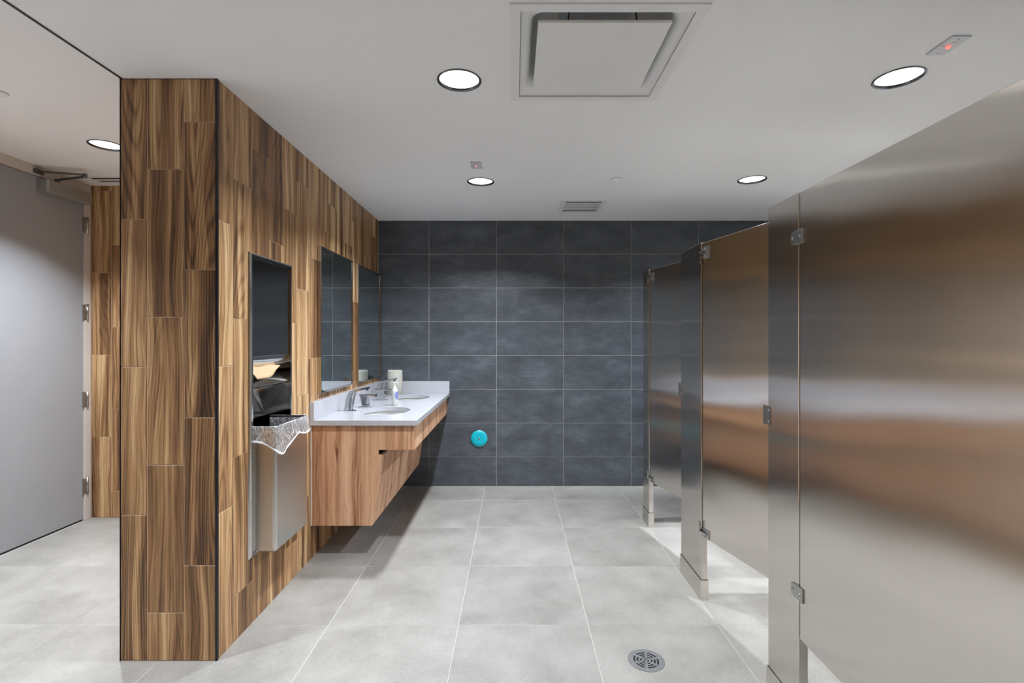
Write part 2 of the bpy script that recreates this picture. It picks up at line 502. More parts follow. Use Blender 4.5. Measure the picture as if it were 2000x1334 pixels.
for i in range(len(bx)-1):
    for j in range(len(bz)-1):
        x0, x1, z0, z1 = bx[i]+0.0018, bx[i+1]-0.0018, bz[j]+0.0018, bz[j+1]-0.0018
        if j == len(bz)-2: z1 = CEIL-0.0008
        o = wall_tile(bw, 'tile', M_TILE, x1-x0, z1-z0, 0.001, bt_cache)
        o.location = ((x0+x1)/2, BACK-0.0025, (z0+z1)/2)

# ---- wood tile wall that carries the vanity, with the pocket for the towel cabinet
PK = (2.338, 2.738, 0.335, 1.716)          # pocket y0 y1 z0 z1
PD = 0.115
core = MB()
cx0, cx1 = ENDX+0.009, WALLX-0.0016
core.box(cx0, cx1, ENDY+0.0016, PK[0], 0, CEIL)
core.box(cx0, cx1, PK[1], BACK, 0, CEIL)
core.box(cx0, cx1, PK[0], PK[1], 0, PK[2])
core.box(cx0, cx1, PK[0], PK[1], PK[3], CEIL)
core.box(cx0, WALLX-0.009-PD, PK[0], PK[1], PK[2], PK[3])
wl = struct(core.build('wall_left', M_WGROUT), 'wood look plank tile wall with black corner trim')
OFF = (0.604, 0.811, 0.395)                # joint heights of three successive plank columns
PITCH = 0.6115
pl_cache = {}
GW = 0.0030
def column(parent, put, u0, u1, phase, zmax, hole=None, ends=(0, 0)):
    """planks of one column between u0 and u1; put(obj, u, z) places them"""
    zs = [0.0]
    z = OFF[phase % 3]
    while z - PITCH > 0.03: z -= PITCH
    while z < zmax - 0.02:
        zs.append(z); z += PITCH
    zs.append(zmax)
    for a, b in zip(zs[:-1], zs[1:]):
        z0, z1 = a + (GW/2 if a > 0 else 0.002), b - (GW/2 if b < zmax else 0.001)
        p0, p1 = u0 + GW/2, u1 - GW/2
        if hole and p1 > hole[0] and p0 < hole[1] and z1 > hole[2] and z0 < hole[3]:
            m = MB(); uc, zc = (p0+p1)/2, (z0+z1)/2
            bits = []
            if p0 < hole[0]: bits.append((p0, hole[0], z0, z1))
            if p1 > hole[1]: bits.append((hole[1], p1, z0, z1))
            i0, i1 = max(p0, hole[0]), min(p1, hole[1])
            if z0 < hole[2]: bits.append((i0, i1, z0, hole[2]))
            if z1 > hole[3]: bits.append((i0, i1, hole[3], z1))
            if not bits: continue
            for (q0, q1, r0, r1) in bits: m.box(q0-uc, q1-uc, 0.0, 0.0085, r0-zc, r1-zc)
            o = m.build('plank', M_WOOD, parent)
        else:
            o = wall_tile(parent, 'plank', M_WOOD, p1-p0, z1-z0, 0.0012, pl_cache)
        put(o, (p0+p1)/2, (z0+z1)/2)
def put_side(o, u, z):
    o.location = (WALLX, u, z); o.rotation_euler = (0, 0, R(90))
ys = [ENDY+0.010, 2.196]
while ys[-1] + 0.1615 < BACK - 0.02: ys.append(ys[-1] + 0.1615)
ys.append(BACK-0.008)
for k in range(len(ys)-1):
    column(wl, put_side, ys[k], ys[k+1], k, CEIL, PK)
def put_end(o, u, z):
    o.location = (u, ENDY, z)
for k, (u0, u1) in enumerate([(ENDX+0.004, -1.5165), (-1.5165, -1.364), (-1.364, WALLX-0.0075)]):
    column(wl, put_end, u0, u1, k, CEIL)
struct(MB().prism([(WALLX-0.0075, ENDY-0.0005), (WALLX+0.0005, ENDY-0.0005), (WALLX+0.0005, ENDY+0.010), (WALLX-0.004, ENDY+0.010), (WALLX-0.004, ENDY+0.004), (WALLX-0.0075, ENDY+0.004)], 'z', 0.0, CEIL).build('trim_1', M_TRIMB), 'black metal corner profile of the wood tile wall')
struct(MB().box(ENDX+0.001, ENDX+0.004, ENDY-0.0005, ENDY+0.012, 0, CEIL+0.05).build('trim_2', M_TRIMB), 'black edge profile at the left of the wood tile end')
struct(MB().box(ENDX+0.006, ENDX+0.015, FRONT, ENDY, CEIL-0.003, CEIL+0.012).build('trim_3', M_TRIMB), 'black edge strip where the ceiling steps up to the entry')
struct(MB().box(ENDX, WALLX, ENDY-0.0008, ENDY+0.006, CEIL-0.0025, CEIL).build('trim_4', M_TRIMB), 'thin dark joint between wood tile end and ceiling')

# ---- entry: wood tile wall beyond the end, painted wall with the door
we = struct(MB().box(ENTX-0.1, ENDX+0.02, ENTY, ENTY+0.1, 0, CEIL_E).build('wall_entry', M_WGROUT), 'wood look plank tile wall of the entry')
def put_entry(o, u, z):
    o.location = (u, ENTY-0.0016, z)
us = [ENTX+0.002, -3.0]
while us[-1] + 0.1545 < ENDX - 0.02: us.append(us[-1] + 0.1545)
us.append(ENDX+0.01)
for k in range(len(us)-1):
    column(we, put_entry, us[k], us[k+1], (0, 1, 2)[k % 3], CEIL_E)
D0, D1, DZ = 2.770, 3.684, 2.414
mw = MB()
mw.box(ENTX-0.12, ENTX, FRONT, D0-0.05, 0, CEIL_E)
mw.box(ENTX-0.12, ENTX-0.07, D0-0.05, ENTY, 0, CEIL_E)
struct(mw.build('wall_far_left', M_PAINT), 'painted wall beside the entrance door')
struct(MB().box(RIGHT, RIGHT+0.1, FRONT, BACK, 0, 2.66).build('wall_right', M_PAINT), 'painted wall behind the toilet stalls')
struct(MB().box(ENTX-0.12, RIGHT+0.1, FRONT-0.1, FRONT, 0, 2.66).build('wall_front', M_WOOD), 'wood look wall opposite the charcoal tiles')

dr = struct(empty('door_1', (ENTX, (D0+D1)/2, 0)), 'tall grey entrance door with closer in an off white frame')
def local(o, p):                      # keep world coordinates while parenting to a placed Empty
    o.parent = p; o.matrix_parent_inverse = Matrix.Translation(-Vector(p.location)); return o
local(bevel(MB().box(ENTX-0.052, ENTX-0.008, D0+0.003, D1-0.003, 0.012, DZ-0.003).build('door_leaf', M_DOOR), 0.002), dr)
local(MB().box(ENTX-0.05, ENTX-0.012, D0+0.004, D1-0.004, 0.0, 0.014).build('door_gap_shade', M_TRIMB), dr)  # black strip painted for the shade in the gap under the leaf
fr = MB()
fr.box(ENTX-0.068, ENTX+0.002, D1, ENTY-0.009, 0, CEIL_E-0.001)
fr.box(ENTX-0.068, ENTX+0.002, D0-0.05, D0, 0, CEIL_E-0.001)
fr.box(ENTX-0.068, ENTX+0.002, D0, D1, DZ, CEIL_E-0.001)
local(bevel(fr.build('door_frame', M_FRAME), 0.0015), dr)
for z in (2.170, 1.530, 0.890, 0.253):
    h = MB().box(ENTX-0.010, ENTX+0.003, D1-0.012, D1+0.016, z-0.057, z+0.057).build('hinge', M_SATIN)
    local(h, dr)
    k = MB().lathe([(0.0001, z-0.060), (0.0075, z-0.060), (0.0075, z+0.060), (0.0001, z+0.060)], (ENTX+0.006, D1+0.020, 0), n=12).build('hinge_barrel', M_SATIN)
    local(k, dr); k.parent = h
# door closer (its arm folds out into the room)
cb = MB().bbox(ENTX-0.008, ENTX+0.068, 3.322, 3.676, 2.312, 2.398, 0.010, 3).build('door_closer', M_ALU)
local(cb, dr)
def bar(a, b, wd, th):
    a, b = Vector(a), Vector(b); t = (b-a); L = t.length; t.normalize()
    s_ = t.cross(Vector((0,0,1))).normalized(); u = s_.cross(t)
    m = MB(); v = []
    for p in (a, b):
        for (i, j) in ((-1,-1),(1,-1),(1,1),(-1,1)): v.append(p + s_*i*wd/2 + u*j*th/2)
    return m.add(v, [(3,2,1,0),(4,5,6,7),(0,1,5,4),(1,2,6,5),(2,3,7,6),(3,0,4,7)])
for nm, mm in (('closer_arm', bar((ENTX+0.040, 3.42, 2.416), (-2.880, 3.372, 2.424), 0.020, 0.008)),
               ('closer_forearm', bar((-2.880, 3.372, 2.436), (ENTX+0.008, 3.312, 2.440), 0.015, 0.009)),
               ('closer_elbow', MB().lathe([(0.0001,2.417),(0.013,2.417),(0.013,2.443),(0.0001,2.443)], (-2.880, 3.372, 0), n=16)),
               ('closer_spindle', MB().lathe([(0.0001,2.396),(0.015,2.396),(0.015,2.422),(0.0001,2.422)], (ENTX+0.040, 3.42, 0), n=16)),
               ('closer_shoe', MB().box(ENTX+0.001, ENTX+0.022, 3.288, 3.345, 2.426, 2.452))):
    q = mm.build(nm, M_ARM); local(q, dr); q.parent = cb

# ================================================================== CEILING FIXTURES
def downlight(x, y, z, label, power=1.0, spread=LAMP_SPREAD):
    e = empty('downlight', (x, y, z))
    tag(e, label, 'ceiling light', 'round recessed downlights')
    MB().lathe([(0.0920, 0.0005), (0.0915, -0.0035), (0.086, -0.0045), (0.0812, 0.000), (0.0805, 0.012)], n=48).build('trim_ring', M_CHROMED, e)
    MB().lathe([(0.0810, 0.010), (0.074, 0.060), (0.066, 0.075)], n=40).build('reflector', M_WHITE, e)
    MB().lathe([(0.0806, 0.007), (0.05, 0.0125), (0.02, 0.0165), (0.0002, 0.0168)], n=40).build('lens', M_LENS, e)
    MB().lathe([(0.0813, 0.012), (0.09, 0.03), (0.09, 0.12), (0.0002, 0.12)], n=24).build('housing', M_ALU, e)
    ld = bpy.data.lights.new('downlight_lamp', 'AREA')
    ld.shape = 'DISK'; ld.size = 0.115; ld.energy = LAMP_W * power; ld.spread = spread; ld.color = (0.915, 0.985, 1.065)
    link('lamp', ld, e, (0, 0, 0.0045))
    return e
DL = ['round downlight in the main ceiling nearest the dark tile wall, beside the small red-dot plate',
      'round downlight left of the large square air diffuser',
      'round downlight above the far toilet stall',
      'round downlight above the near toilet stall, beside the red indicator plate',
      'round downlight over the open floor behind the viewer',
      'round downlight over the nearest stall behind the viewer']
for (x, y), l in zip(LAMPS, DL): downlight(x, y, CEIL, l, 0.35 if y < 1.0 else (0.80 if y < 2.5 else 1.20))
for (x, y), l in zip(LAMPS_E, ['round downlight of the entry, half hidden by the wood tile end', 'round downlight of the entry nearest the viewer']):
    downlight(x, y, CEIL_E, l, 1.0, R(112))

# square plaque diffuser
df = empty('air_diffuser', (DIF[0], DIF[1], CEIL))
tag(df, 'large square white air diffuser with a flat centre plaque', 'air diffuser')
def sq(h, z, r=0.0, n=4):
    if r <= 0: return [(-h,-h,z),(h,-h,z),(h,h,z),(-h,h,z)]
    pts = []
    for cx, cy, a0 in ((h-r,h-r,0),(-h+r,h-r,90),(-h+r,-h+r,180),(h-r,-h+r,270)):
        for k in range(n+1):
            a = R(a0 + 90*k/n); pts.append((cx+r*math.cos(a), cy+r*math.sin(a), z))
    return pts
MB().loft([sq(0.325, 0.0005), sq(0.325, -0.006), sq(0.288, -0.006), sq(0.288, 0.004)], closed=False).build('frame', M_WHITE, df)
MB().loft([sq(0.286, -0.002, 0.002), sq(0.285, 0.002, 0.004), sq(0.268, 0.006, 0.02), sq(0.252, 0.018, 0.05), sq(0.244, 0.050, 0.08), sq(0.240, 0.170, 0.10), sq(0.14, 0.172, 0.13)], closed=False, smooth=True).build('pan', M_WHITE, df)
MB().loft([sq(0.14, 0.172, 0.13), sq(0.14, 0.25, 0.13)], closed=True).build('throat', M_PLATE, df)
bevel(MB().loft([sq(0.228, -0.004), sq(0.228, 0.006), sq(0.219, 0.012)], closed=True).build('plaque', M_WHITE, df), 0.002)
for sx in (-0.14, 0.14):
    for sy in (-0.19, 0.19):
        MB().tube([(sx, sy, 0.01), (sx*0.86, sy*0.9, 0.04), (sx*0.78, sy*0.86, 0.16)], 0.0025, 6).build('hanger', M_TRIMB, df)

def grille(x0, x1, y0, y1, z, n, brd, label, sl0=None):
    e = empty('ceiling_vent', ((x0+x1)/2, (y0+y1)/2, z))
    tag(e, label, 'vent')
    hx, hy = (x1-x0)/2, (y1-y0)/2
    outer = rect(-hx, hx, -hy, hy); ix, iy = hx-brd, hy-brd
    m = MB()
    m.box(-hx, -ix, -hy, hy, -0.006, 0.001).box(ix, hx, -hy, hy, -0.006, 0.001).box(-ix, ix, -hy, -iy, -0.006, 0.001).box(-ix, ix, iy, hy, -0.006, 0.001)
    m.build('frame', M_WHITE, e)
    MB().box(-ix-0.008, ix+0.008, -iy-0.008, iy+0.008, -0.0015, 0.004).build('duct_shade_sheet', M_DARK, e)  # black sheet close behind the slats paints the shade of the slots
    pitch = 2*iy/n
    sb = MB().box(-ix, ix, -pitch*0.33, pitch*0.33, -0.0055, -0.0035).mesh('slat', M_WHITE)
    for k in range(n+1):
        if k in (0, n): continue
        link('slat', sb, e, (0, -iy + pitch*k, 0))
    return e
grille(*VENT, CEIL, 6, 0.038, 'square slotted ceiling vent close to the charcoal tile wall')
grille(*VENTE, CEIL_E, 2, 0.03, 'slim slotted ceiling vent of the entry, partly behind the wood tile end')

def indicator(x, y, z, led, label):
    e = empty('indicator_plate', (x, y, z))
    tag(e, label, 'indicator plate', 'ceiling plates with a red lamp')
    bevel(MB().box(-0.035, 0.035, -0.059, 0.059, -0.006, 0.0).build('plate', M_PLATE, e), 0.0025)
    MB().lathe([(0.0075, -0.006), (0.0072, -0.010), (0.005, -0.0135), (0.0002, -0.0148)], n=16).build('lamp', led, e)
    for sy in (-0.042, 0.042):
        MB().lathe([(0.0034, -0.006), (0.003, -0.0075), (0.0002, -0.0078)], (0, sy, 0), n=10).build('screw', M_SATIN, e)
    MB().box(-0.028, -0.011, -0.001, 0.001, -0.0063, -0.0055).build('mark', M_PRINT_SHADE, e)
    m = MB()
    for k in range(4): m.box(-0.004+0.004*k, -0.0025+0.004*k, -0.027, -0.022, -0.0063, -0.0055)
    m.build('lettering', M_PRINT_SHADE, e)
    return e
indicator(1.592, 1.838, CEIL, M_LED, 'white ceiling plate with a glowing red lamp above the stalls')
indicator(-0.230, 3.100, CEIL, M_LED2, 'small white ceiling plate with a red dot before the middle downlight')

def cap(x, y, z, r, label):
    e = tag(MB().lathe([(r, 0.0005), (r, -0.004), (r*0.93, -0.0065), (0.0002, -0.0075)], n=32).build('sprinkler_cover', M_CEIL, None, (x, y, z)), label, 'sprinkler cover', 'flat sprinkler covers')
    MB().lathe([(r*1.06, 0.0003), (r*1.06, -0.0010), (r*0.9, -0.0010)], n=32).build('painted_edge_shade', M_PRINT_SHADE, e)  # dark ring painted as the shade round the cover's edge
    return e
cap(0.693, 3.378, CEIL, 0.038, 'round white sprinkler cover near the square ceiling vent')
cap(-2.392, 2.332, CEIL_E, 0.032, 'round white sprinkler cover in the entry ceiling at the picture edge')

# ================================================================== TOWEL CABINET AND BIN
FY0, FY1, FZ0, FZ1 = 2.317, 2.757, 0.311, 1.737
tc = empty('towel_dispenser', (WALLX, (FY0+FY1)/2, FZ0))
tag(tc, 'recessed stainless steel paper towel dispenser in the wood tile wall', 'towel dispenser')
fm = MB()
def flange(y0, y1, z0, z1, wd, th):
    """bevelled picture-frame flange on the wall face"""
    sec = []
    for (a, x) in ((0, 0.0), (0.002, th*0.55), (0.010, th), (wd, th), (wd, -0.02)):
        sec.append([(WALLX+x, y0+a, z0+a), (WALLX+x, y1-a, z0+a), (WALLX+x, y1-a, z1-a), (WALLX+x, y0+a, z1-a)])
    return MB().loft(sec, closed=False)
local(flange(FY0, FY1, FZ0, FZ1, 0.022, 0.012).build('flange', M_POL), tc)
IN = (FY0+0.022, FY1-0.020)
BX = WALLX-PD+0.001
bk = MB()
bk.box(BX-0.002, BX, PK[0]+0.001, PK[1]-0.001, PK[2]+0.001, PK[3]-0.001)
bk.box(BX, WALLX-0.004, PK[0]+0.0005, PK[0]+0.0015, PK[2]+0.001, PK[3]-0.001)
bk.box(BX, WALLX-0.004, PK[1]-0.0015, PK[1]-0.0005, PK[2]+0.001, PK[3]-0.001)
local(bk.build('cabinet_lining', M_POL), tc)
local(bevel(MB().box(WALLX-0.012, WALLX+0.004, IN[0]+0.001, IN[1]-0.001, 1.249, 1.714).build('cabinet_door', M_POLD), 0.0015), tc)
# towel tray (curved lip) and the slanted guide under it
tr = []
for k in range(9):
    a = R(-10 + 100*k/8)
    tr.append((WALLX-0.050+0.047*math.cos(a)*0.95, 1.245-0.055*math.sin(a)))
m = MB(); L = len(tr)
m.add([(x, PK[0]+0.004, z) for x, z in tr] + [(x, PK[1]-0.004, z) for x, z in tr], [(k, k+1, L+k+1, L+k) for k in range(L-1)], True)
local(m.build('towel_tray', M_POL), tc)
local(MB().add([(WALLX-0.004, PK[0]+0.004, 1.108), (WALLX-0.004, PK[1]-0.004, 1.108), (BX+0.012, PK[1]-0.004, 1.165), (BX+0.012, PK[0]+0.004, 1.165),
                (WALLX-0.004, PK[0]+0.004, 1.100), (WALLX-0.004, PK[1]-0.004, 1.100)], [(0,1,2,3),(0,1,5,4)]).build('guide_plate', M_BIN), tc)
local(MB().add([(WALLX-0.012, PK[0]+0.004, 1.095), (WALLX-0.012, PK[1]-0.004, 1.095), (BX+0.010, PK[1]-0.004, 0.955), (BX+0.010, PK[0]+0.004, 0.955)], [(0,1,2,3)]).build('lower_plate', M_POL), tc)
local(MB().lathe([(0.0002, 0.0), (0.010, 0.002), (0.012, 0.008), (0.010, 0.012), (0.0002, 0.013)], (BX+0.004, 2.40, 0.935), axis='x', n=16).build('lock_knob', M_CHROME), tc)

# paper towel hanging out of the slot
m = MB(); NY, NZ = 22, 7
pts = []
for i in range(NY):
    u = i/(NY-1)
    y = PK[0]+0.012 + u*0.285
    top = 1.205 + 0.020*math.sin(u*PI*0.9) - 0.012*u
    bot = 1.143 + 0.050*max(0.0, u-0.40)**1.5/0.46
    if u > 0.995: bot = top - 0.004
    for j in range(NZ):
        s_ = j/(NZ-1)
        z = top + (bot-top)*s_
        x = WALLX - 0.042 + 0.070*s_**0.9*(1-0.35*u) + 0.006*math.sin(u*9+s_*3)
        pts.append((x, y, z))
m.add(pts, [(i*NZ+j, (i+1)*NZ+j, (i+1)*NZ+j+1, i*NZ+j+1) for i in range(NY-1) for j in range(NZ-1)], True)
o = m.build('paper_towel', M_KRAFT)
sd = o.modifiers.new('thickness', 'SOLIDIFY'); sd.thickness = 0.002
tag(o, 'tan folded paper towel hanging out of the dispenser slot', 'paper towel')

# waste bin standing out of the lower part of the cabinet
BY0, BY1, BZ0, BZ1, BXF = 2.365, 2.734, 0.328, 0.917, -1.120
wb = empty('waste_bin', (WALLX, (BY0+BY1)/2, BZ0))
tag(wb, 'stainless steel waste bin projecting under the paper towel slot', 'waste bin')
def binring(off, z, r=0.016, n=4):
    y0, y1, xf = BY0+off, BY1-off, BXF-off
    rr = max(r-off, 0.003)
    p = [(WALLX-0.100, y0, z)]
    for k in range(n+1):
        a = R(-90 + 90*k/n); p.append((xf-rr+rr*math.cos(a), y0+rr+rr*math.sin(a), z))
    for k in range(n+1):
        a = R(90*k/n); p.append((xf-rr+rr*math.cos(a), y1-rr+rr*math.sin(a), z))
    p.append((WALLX-0.100, y1, z))
    return p
m = MB()
m.loft([binring(0.006, BZ0), binring(0, BZ0+0.006), binring(0, BZ1), binring(0.002, BZ1+0.002), binring(0.004, BZ1), binring(0.004, BZ0+0.01)], closed=False)
m.add(binring(0.006, BZ0), [tuple(range(12))])
local(m.build('bin_body', M_BIN), wb)
local(MB().add(binring(0.02, BZ0+0.012), [tuple(range(12))]).build('bin_floor', M_BIN), wb)
local(bevel(MB().box(WALLX-0.004, WALLX+0.006, BY0-0.012, BY0+0.001, BZ0+0.004, BZ1-0.02).build('side_rail', M_BIN), 0.002), wb)

# clear liner folded over the rim
random.seed(4)
def dense(off, z, step=0.011):
    ring = binring(off, z, 0.016, 3); out = []
    for a, b in zip(ring[:-1], ring[1:]):
        L = math.dist(a, b); n = max(1, int(L/step))
        for k in range(n): out.append(tuple(a[i]+(b[i]-a[i])*k/n for i in range(3)))
    out.append(ring[-1]); return out
base_ring = dense(-0.003, 0)
N = len(base_ring)
cxr, cyr = WALLX-0.02, (BY0+BY1)/2
rows = []
ins = dense(0.008, 0); 
def at_frac(r, f): return r[min(len(r)-1, int(round(f*(len(r)-1))))]
for (kind, depth) in (('in', 0.22), ('in', 0.10), ('in', 0.02), ('top', 0.0), ('out', 0.02), ('out', 0.45), ('out', 0.75), ('out', 1.0)):
    row = []
    for i, (x, y, _) in enumerate(base_ring):
        f = i/(N-1)
        # hem: tied up at the wall side, hangs lowest at the near corner, higher along the front
        drop = 0.060 + 0.070*math.exp(-((f-0.33)/0.13)**2) + 0.018*math.exp(-((f-0.66)/0.10)**2) + 0.006*math.sin(i*0.31) + random.uniform(-0.0015, 0.0015)
        bulge = 0.004 + 0.012*abs(math.sin(i*0.23))*(1 if kind == 'out' else 0)
        dx, dy = x-cxr, y-cyr; L = math.hypot(dx, dy) or 1
        if kind == 'in':
            px, py, _ = at_frac(ins, f); row.append((px-0.004*math.sin(i*1.3)*depth*5, py, BZ1-depth))
        elif kind == 'top':
            row.append((x, y, BZ1+0.0045))
        else:
            g = bulge*(0.25+depth)
            row.append((max(x + dx/L*g, WALLX-0.098), y + dy/L*g, BZ1-drop*depth))
    rows.append(row)
m = MB()
m.add([p for r_ in rows for p in r_], [(a*N+i, a*N+i+1, (a+1)*N+i+1, (a+1)*N+i) for a in range(len(rows)-1) for i in range(N-1)], True)
o = m.build('bin_liner', M_FILM)
hem = MB(); hv = []
for i in range(N):
    x, y, z = rows[-1][i]
    dx, dy = x-cxr, y-cyr; L = math.hypot(dx, dy) or 1
    g = 0.0025 + 0.0012*math.sin(i*0.6)
    hv += [(x, y, z+0.006+0.003*math.sin(i*0.7)), (x+dx/L*g, y+dy/L*g, z+0.002), (x+dx/L*g*0.4, y+dy/L*g*0.4, z-0.003)]
hem.add(hv, [(3*i+j, 3*i+3+j, 3*i+4+j, 3*i+1+j) for i in range(N-1) for j in range(2)], True)
hem.build('hem', M_HEM, o)
tag(o, 'clear plastic bag folded over the rim of the steel bin', 'bin liner')

# ================================================================== VANITY
VY0, VX1, VTOP, VTH = 3.011, -0.580, 0.843, 0.030
SK = [(-0.877, 3.430), (-0.877, 4.225)]
SRX, SRY = 0.166, 0.198
ct = empty('countertop', (WALLX, VY0, VTOP-VTH))
tag(ct, 'white quartz vanity countertop with low backsplash on two walls', 'countertop')
m = MB()
ho = [circ(x, y, SRX, 48, SRY) for x, y in SK]
m.holed(rect(WALLX, VX1, VY0, BACK-0.003), ho, VTOP)
m.holed(rect(WALLX, VX1, VY0, BACK-0.003), ho, VTOP-VTH)
q = rect(WALLX, VX1, VY0, BACK-0.003)
m.add([(x,y,VTOP-VTH) for x,y in q] + [(x,y,VTOP) for x,y in q], [(k, (k+1)%4, 4+(k+1)%4, 4+k) for k in range(4)])
for x, y in SK: m.lathe([(1.0, VTOP-VTH), (1.0, VTOP)], (x, y, 0), n=48, sx=SRX, sy=SRY)
local(m.build('slab', M_QUARTZ), ct)
local(bevel(MB().box(WALLX, WALLX+0.028, VY0, BACK-0.003, VTOP, VTOP+0.110).build('backsplash', M_QUARTZ), 0.0012), ct)
local(bevel(MB().box(WALLX+0.028, VX1, BACK-0.026, BACK-0.003, VTOP, VTOP+0.110).build('side_splash', M_QUARTZ), 0.0012), ct)
for (x, y), l in zip(SK, ['oval white basin nearest the towel dispenser', 'oval white basin nearest the charcoal tile wall']):
    e = tag(empty('sink_basin', (x, y, VTOP-VTH)), l, 'sink', 'oval basins under the countertop')
    prof = [(1.035, 0.0), (1.03, -0.004)] + [(1.03*math.cos(R(a))**0.55, -0.004-0.135*math.sin(R(a))) for a in range(8, 84, 8)] + [(0.14, -0.139), (0.10, -0.141)]
    MB().lathe(prof, n=48, sx=SRX, sy=SRY).build('bowl', M_CERAM, e)
    MB().lathe([(0.024, -0.139), (0.022, -0.137), (0.014, -0.138), (0.0002, -0.1385)], n=24).build('sink_drain', M_CHROME, e)

# cabinet: end panel, apron, sloping access panel
CY0 = 3.034
cab = tag(empty('vanity_cabinet', (WALLX, CY0, 0.203)), 'wall hung walnut vanity cabinet with sloping knee panel', 'cabinet')
XA = -0.600
endp = [(WALLX+0.002, 0.813), (XA, 0.813), (XA, 0.662), (-0.818, 0.662), (-0.818, 0.630), (-0.882, 0.203), (WALLX+0.002, 0.203)]
local(bevel(MB().prism(endp, 'y', CY0, CY0+0.019).build('end_panel', M_LAM), 0.0008, 1), cab)
local(bevel(MB().box(XA-0.019, XA, CY0+0.0195, BACK-0.014, 0.662, 0.812).build('apron', M_LAM), 0.0008, 1), cab)
local(MB().box(XA-0.10, XA-0.020, CY0+0.02, BACK-0.02, 0.662, 0.680).build('apron_return', M_LAM), cab)
slope = [(-0.818, 0.630), (-0.797, 0.627), (-0.856, 0.203), (-0.881, 0.203)]
local(bevel(MB().prism(slope, 'y', CY0, BACK-0.008).build('knee_panel', M_LAM), 0.0008, 1), cab)
local(MB().box(WALLX+0.002, -0.884, CY0+0.019, BACK-0.008, 0.203, 0.220).build('bottom_panel', M_LAM), cab)

local(MB().box(WALLX+0.0005, WALLX+0.006, CY0-0.001, CY0+0.004, 0.203, 0.812).build('caulk_strip', M_PUMP), cab)

# mirrors
def mirror(y0, y1, label):
    z0, z1 = 0.992, 1.916
    e = tag(empty('wall_mirror', (WALLX, (y0+y1)/2, z0)), label, 'mirror', 'framed mirrors above the basins')
    hy = (y1-y0)/2; H = z1-z0; fw, th = 0.010, 0.024
    sec = []
    for (a, x) in ((0, 0.0005), (0, th-0.002), (0.002, th), (fw, th), (fw, th-0.005)):
        sec.append([(x, -hy+a, a), (x, hy-a, a), (x, hy-a, H-a), (x, -hy+a, H-a)])
    MB().loft(sec, closed=False).build('mirror_frame', M_POL, e)
    MB().box(0.006, th-0.004, -hy+0.002, hy-0.002, 0.002, H-0.002).build('mirror_glass', M_MIRROR, e)
    return e
mirror(3.137, 3.755, 'framed wall mirror nearer the towel dispenser')
mirror(3.888, 4.530, 'framed wall mirror next to the charcoal tile wall')

# faucets
def faucet(x, y, label):
    e = tag(empty('faucet', (x, y, VTOP)), label, 'faucet', 'angular chrome faucets')
    MB().bbox(-0.036, 0.036, -0.027, 0.027, 0.0, 0.005, 0.002).build('base_plate', M_CHROME, e)
    hw = 0.021
    def ring(p, a, wd, th):              # cross-section at p (x,z), pointing along angle a
        nx, nz = -math.sin(a), math.cos(a)
        c = 0.25
        out = []
        for (i, j) in ((-1,-1+c),(-1+c,-1),(1-c,-1),(1,-1+c),(1,1-c),(1-c,1),(-1+c,1),(-1,1-c)):
            out.append((p[0]+nx*j*th/2, i*wd/2, p[1]+nz*j*th/2))
        return out
    MB().loft([ring((-0.014,0.004), R(84), 0.044, 0.038), ring((-0.008,0.060), R(80), 0.042, 0.032), ring((0.0,0.100), R(72), 0.041, 0.028),
               ring((0.012,0.122), R(45), 0.041, 0.024), ring((0.030,0.132), R(20), 0.041, 0.020), ring((0.085,0.146), R(13), 0.040, 0.016),
               ring((0.135,0.157), R(11), 0.038, 0.013)], smooth=False).build('spout', M_CHROME, e)
    MB().loft([ring((0.014,0.004), R(90), 0.034, 0.014), ring((0.021,0.060), R(84), 0.030, 0.013), ring((0.036,0.110), R(60), 0.026, 0.010), ring((0.046,0.134), R(50), 0.024, 0.008)]).build('inner_stem', M_CHROME, e)
    MB().lathe([(0.0095, 0.138), (0.0095, 0.150), (0.0002, 0.150)], (0.120, 0, 0), n=16).build('aerator', M_CHROMED, e)
    return e
faucet(-1.122, 3.433, 'angular chrome faucet of the basin nearest the towel dispenser')
faucet(-1.122, 4.225, 'angular chrome faucet of the basin nearest the charcoal wall')
def dispenser(x, y, label):
    e = tag(empty('soap_dispenser', (x, y, VTOP)), label, 'soap dispenser', 'deck mounted chrome soap dispensers')
    MB().bbox(-0.036, 0.040, -0.026, 0.026, 0.0, 0.006, 0.002).build('base_plate', M_CHROME, e)
    MB().loft([[(-0.006,-0.021,0.005),(0.042,-0.021,0.005),(0.042,0.021,0.005),(-0.006,0.021,0.005)],
               [(-0.020,-0.020,0.080),(0.030,-0.020,0.080),(0.030,0.020,0.080),(-0.020,0.020,0.080)]]).build('body', M_CHROME, e)
    MB().bbox(-0.030, 0.100, -0.020, 0.020, 0.080, 0.090, 0.002).build('lever', M_CHROME, e)
    return e
dispenser(-1.078, 3.610, 'flat topped chrome soap dispenser beside the nearer faucet')
dispenser(-1.078, 4.020, 'flat topped chrome soap dispenser beside the farther faucet')

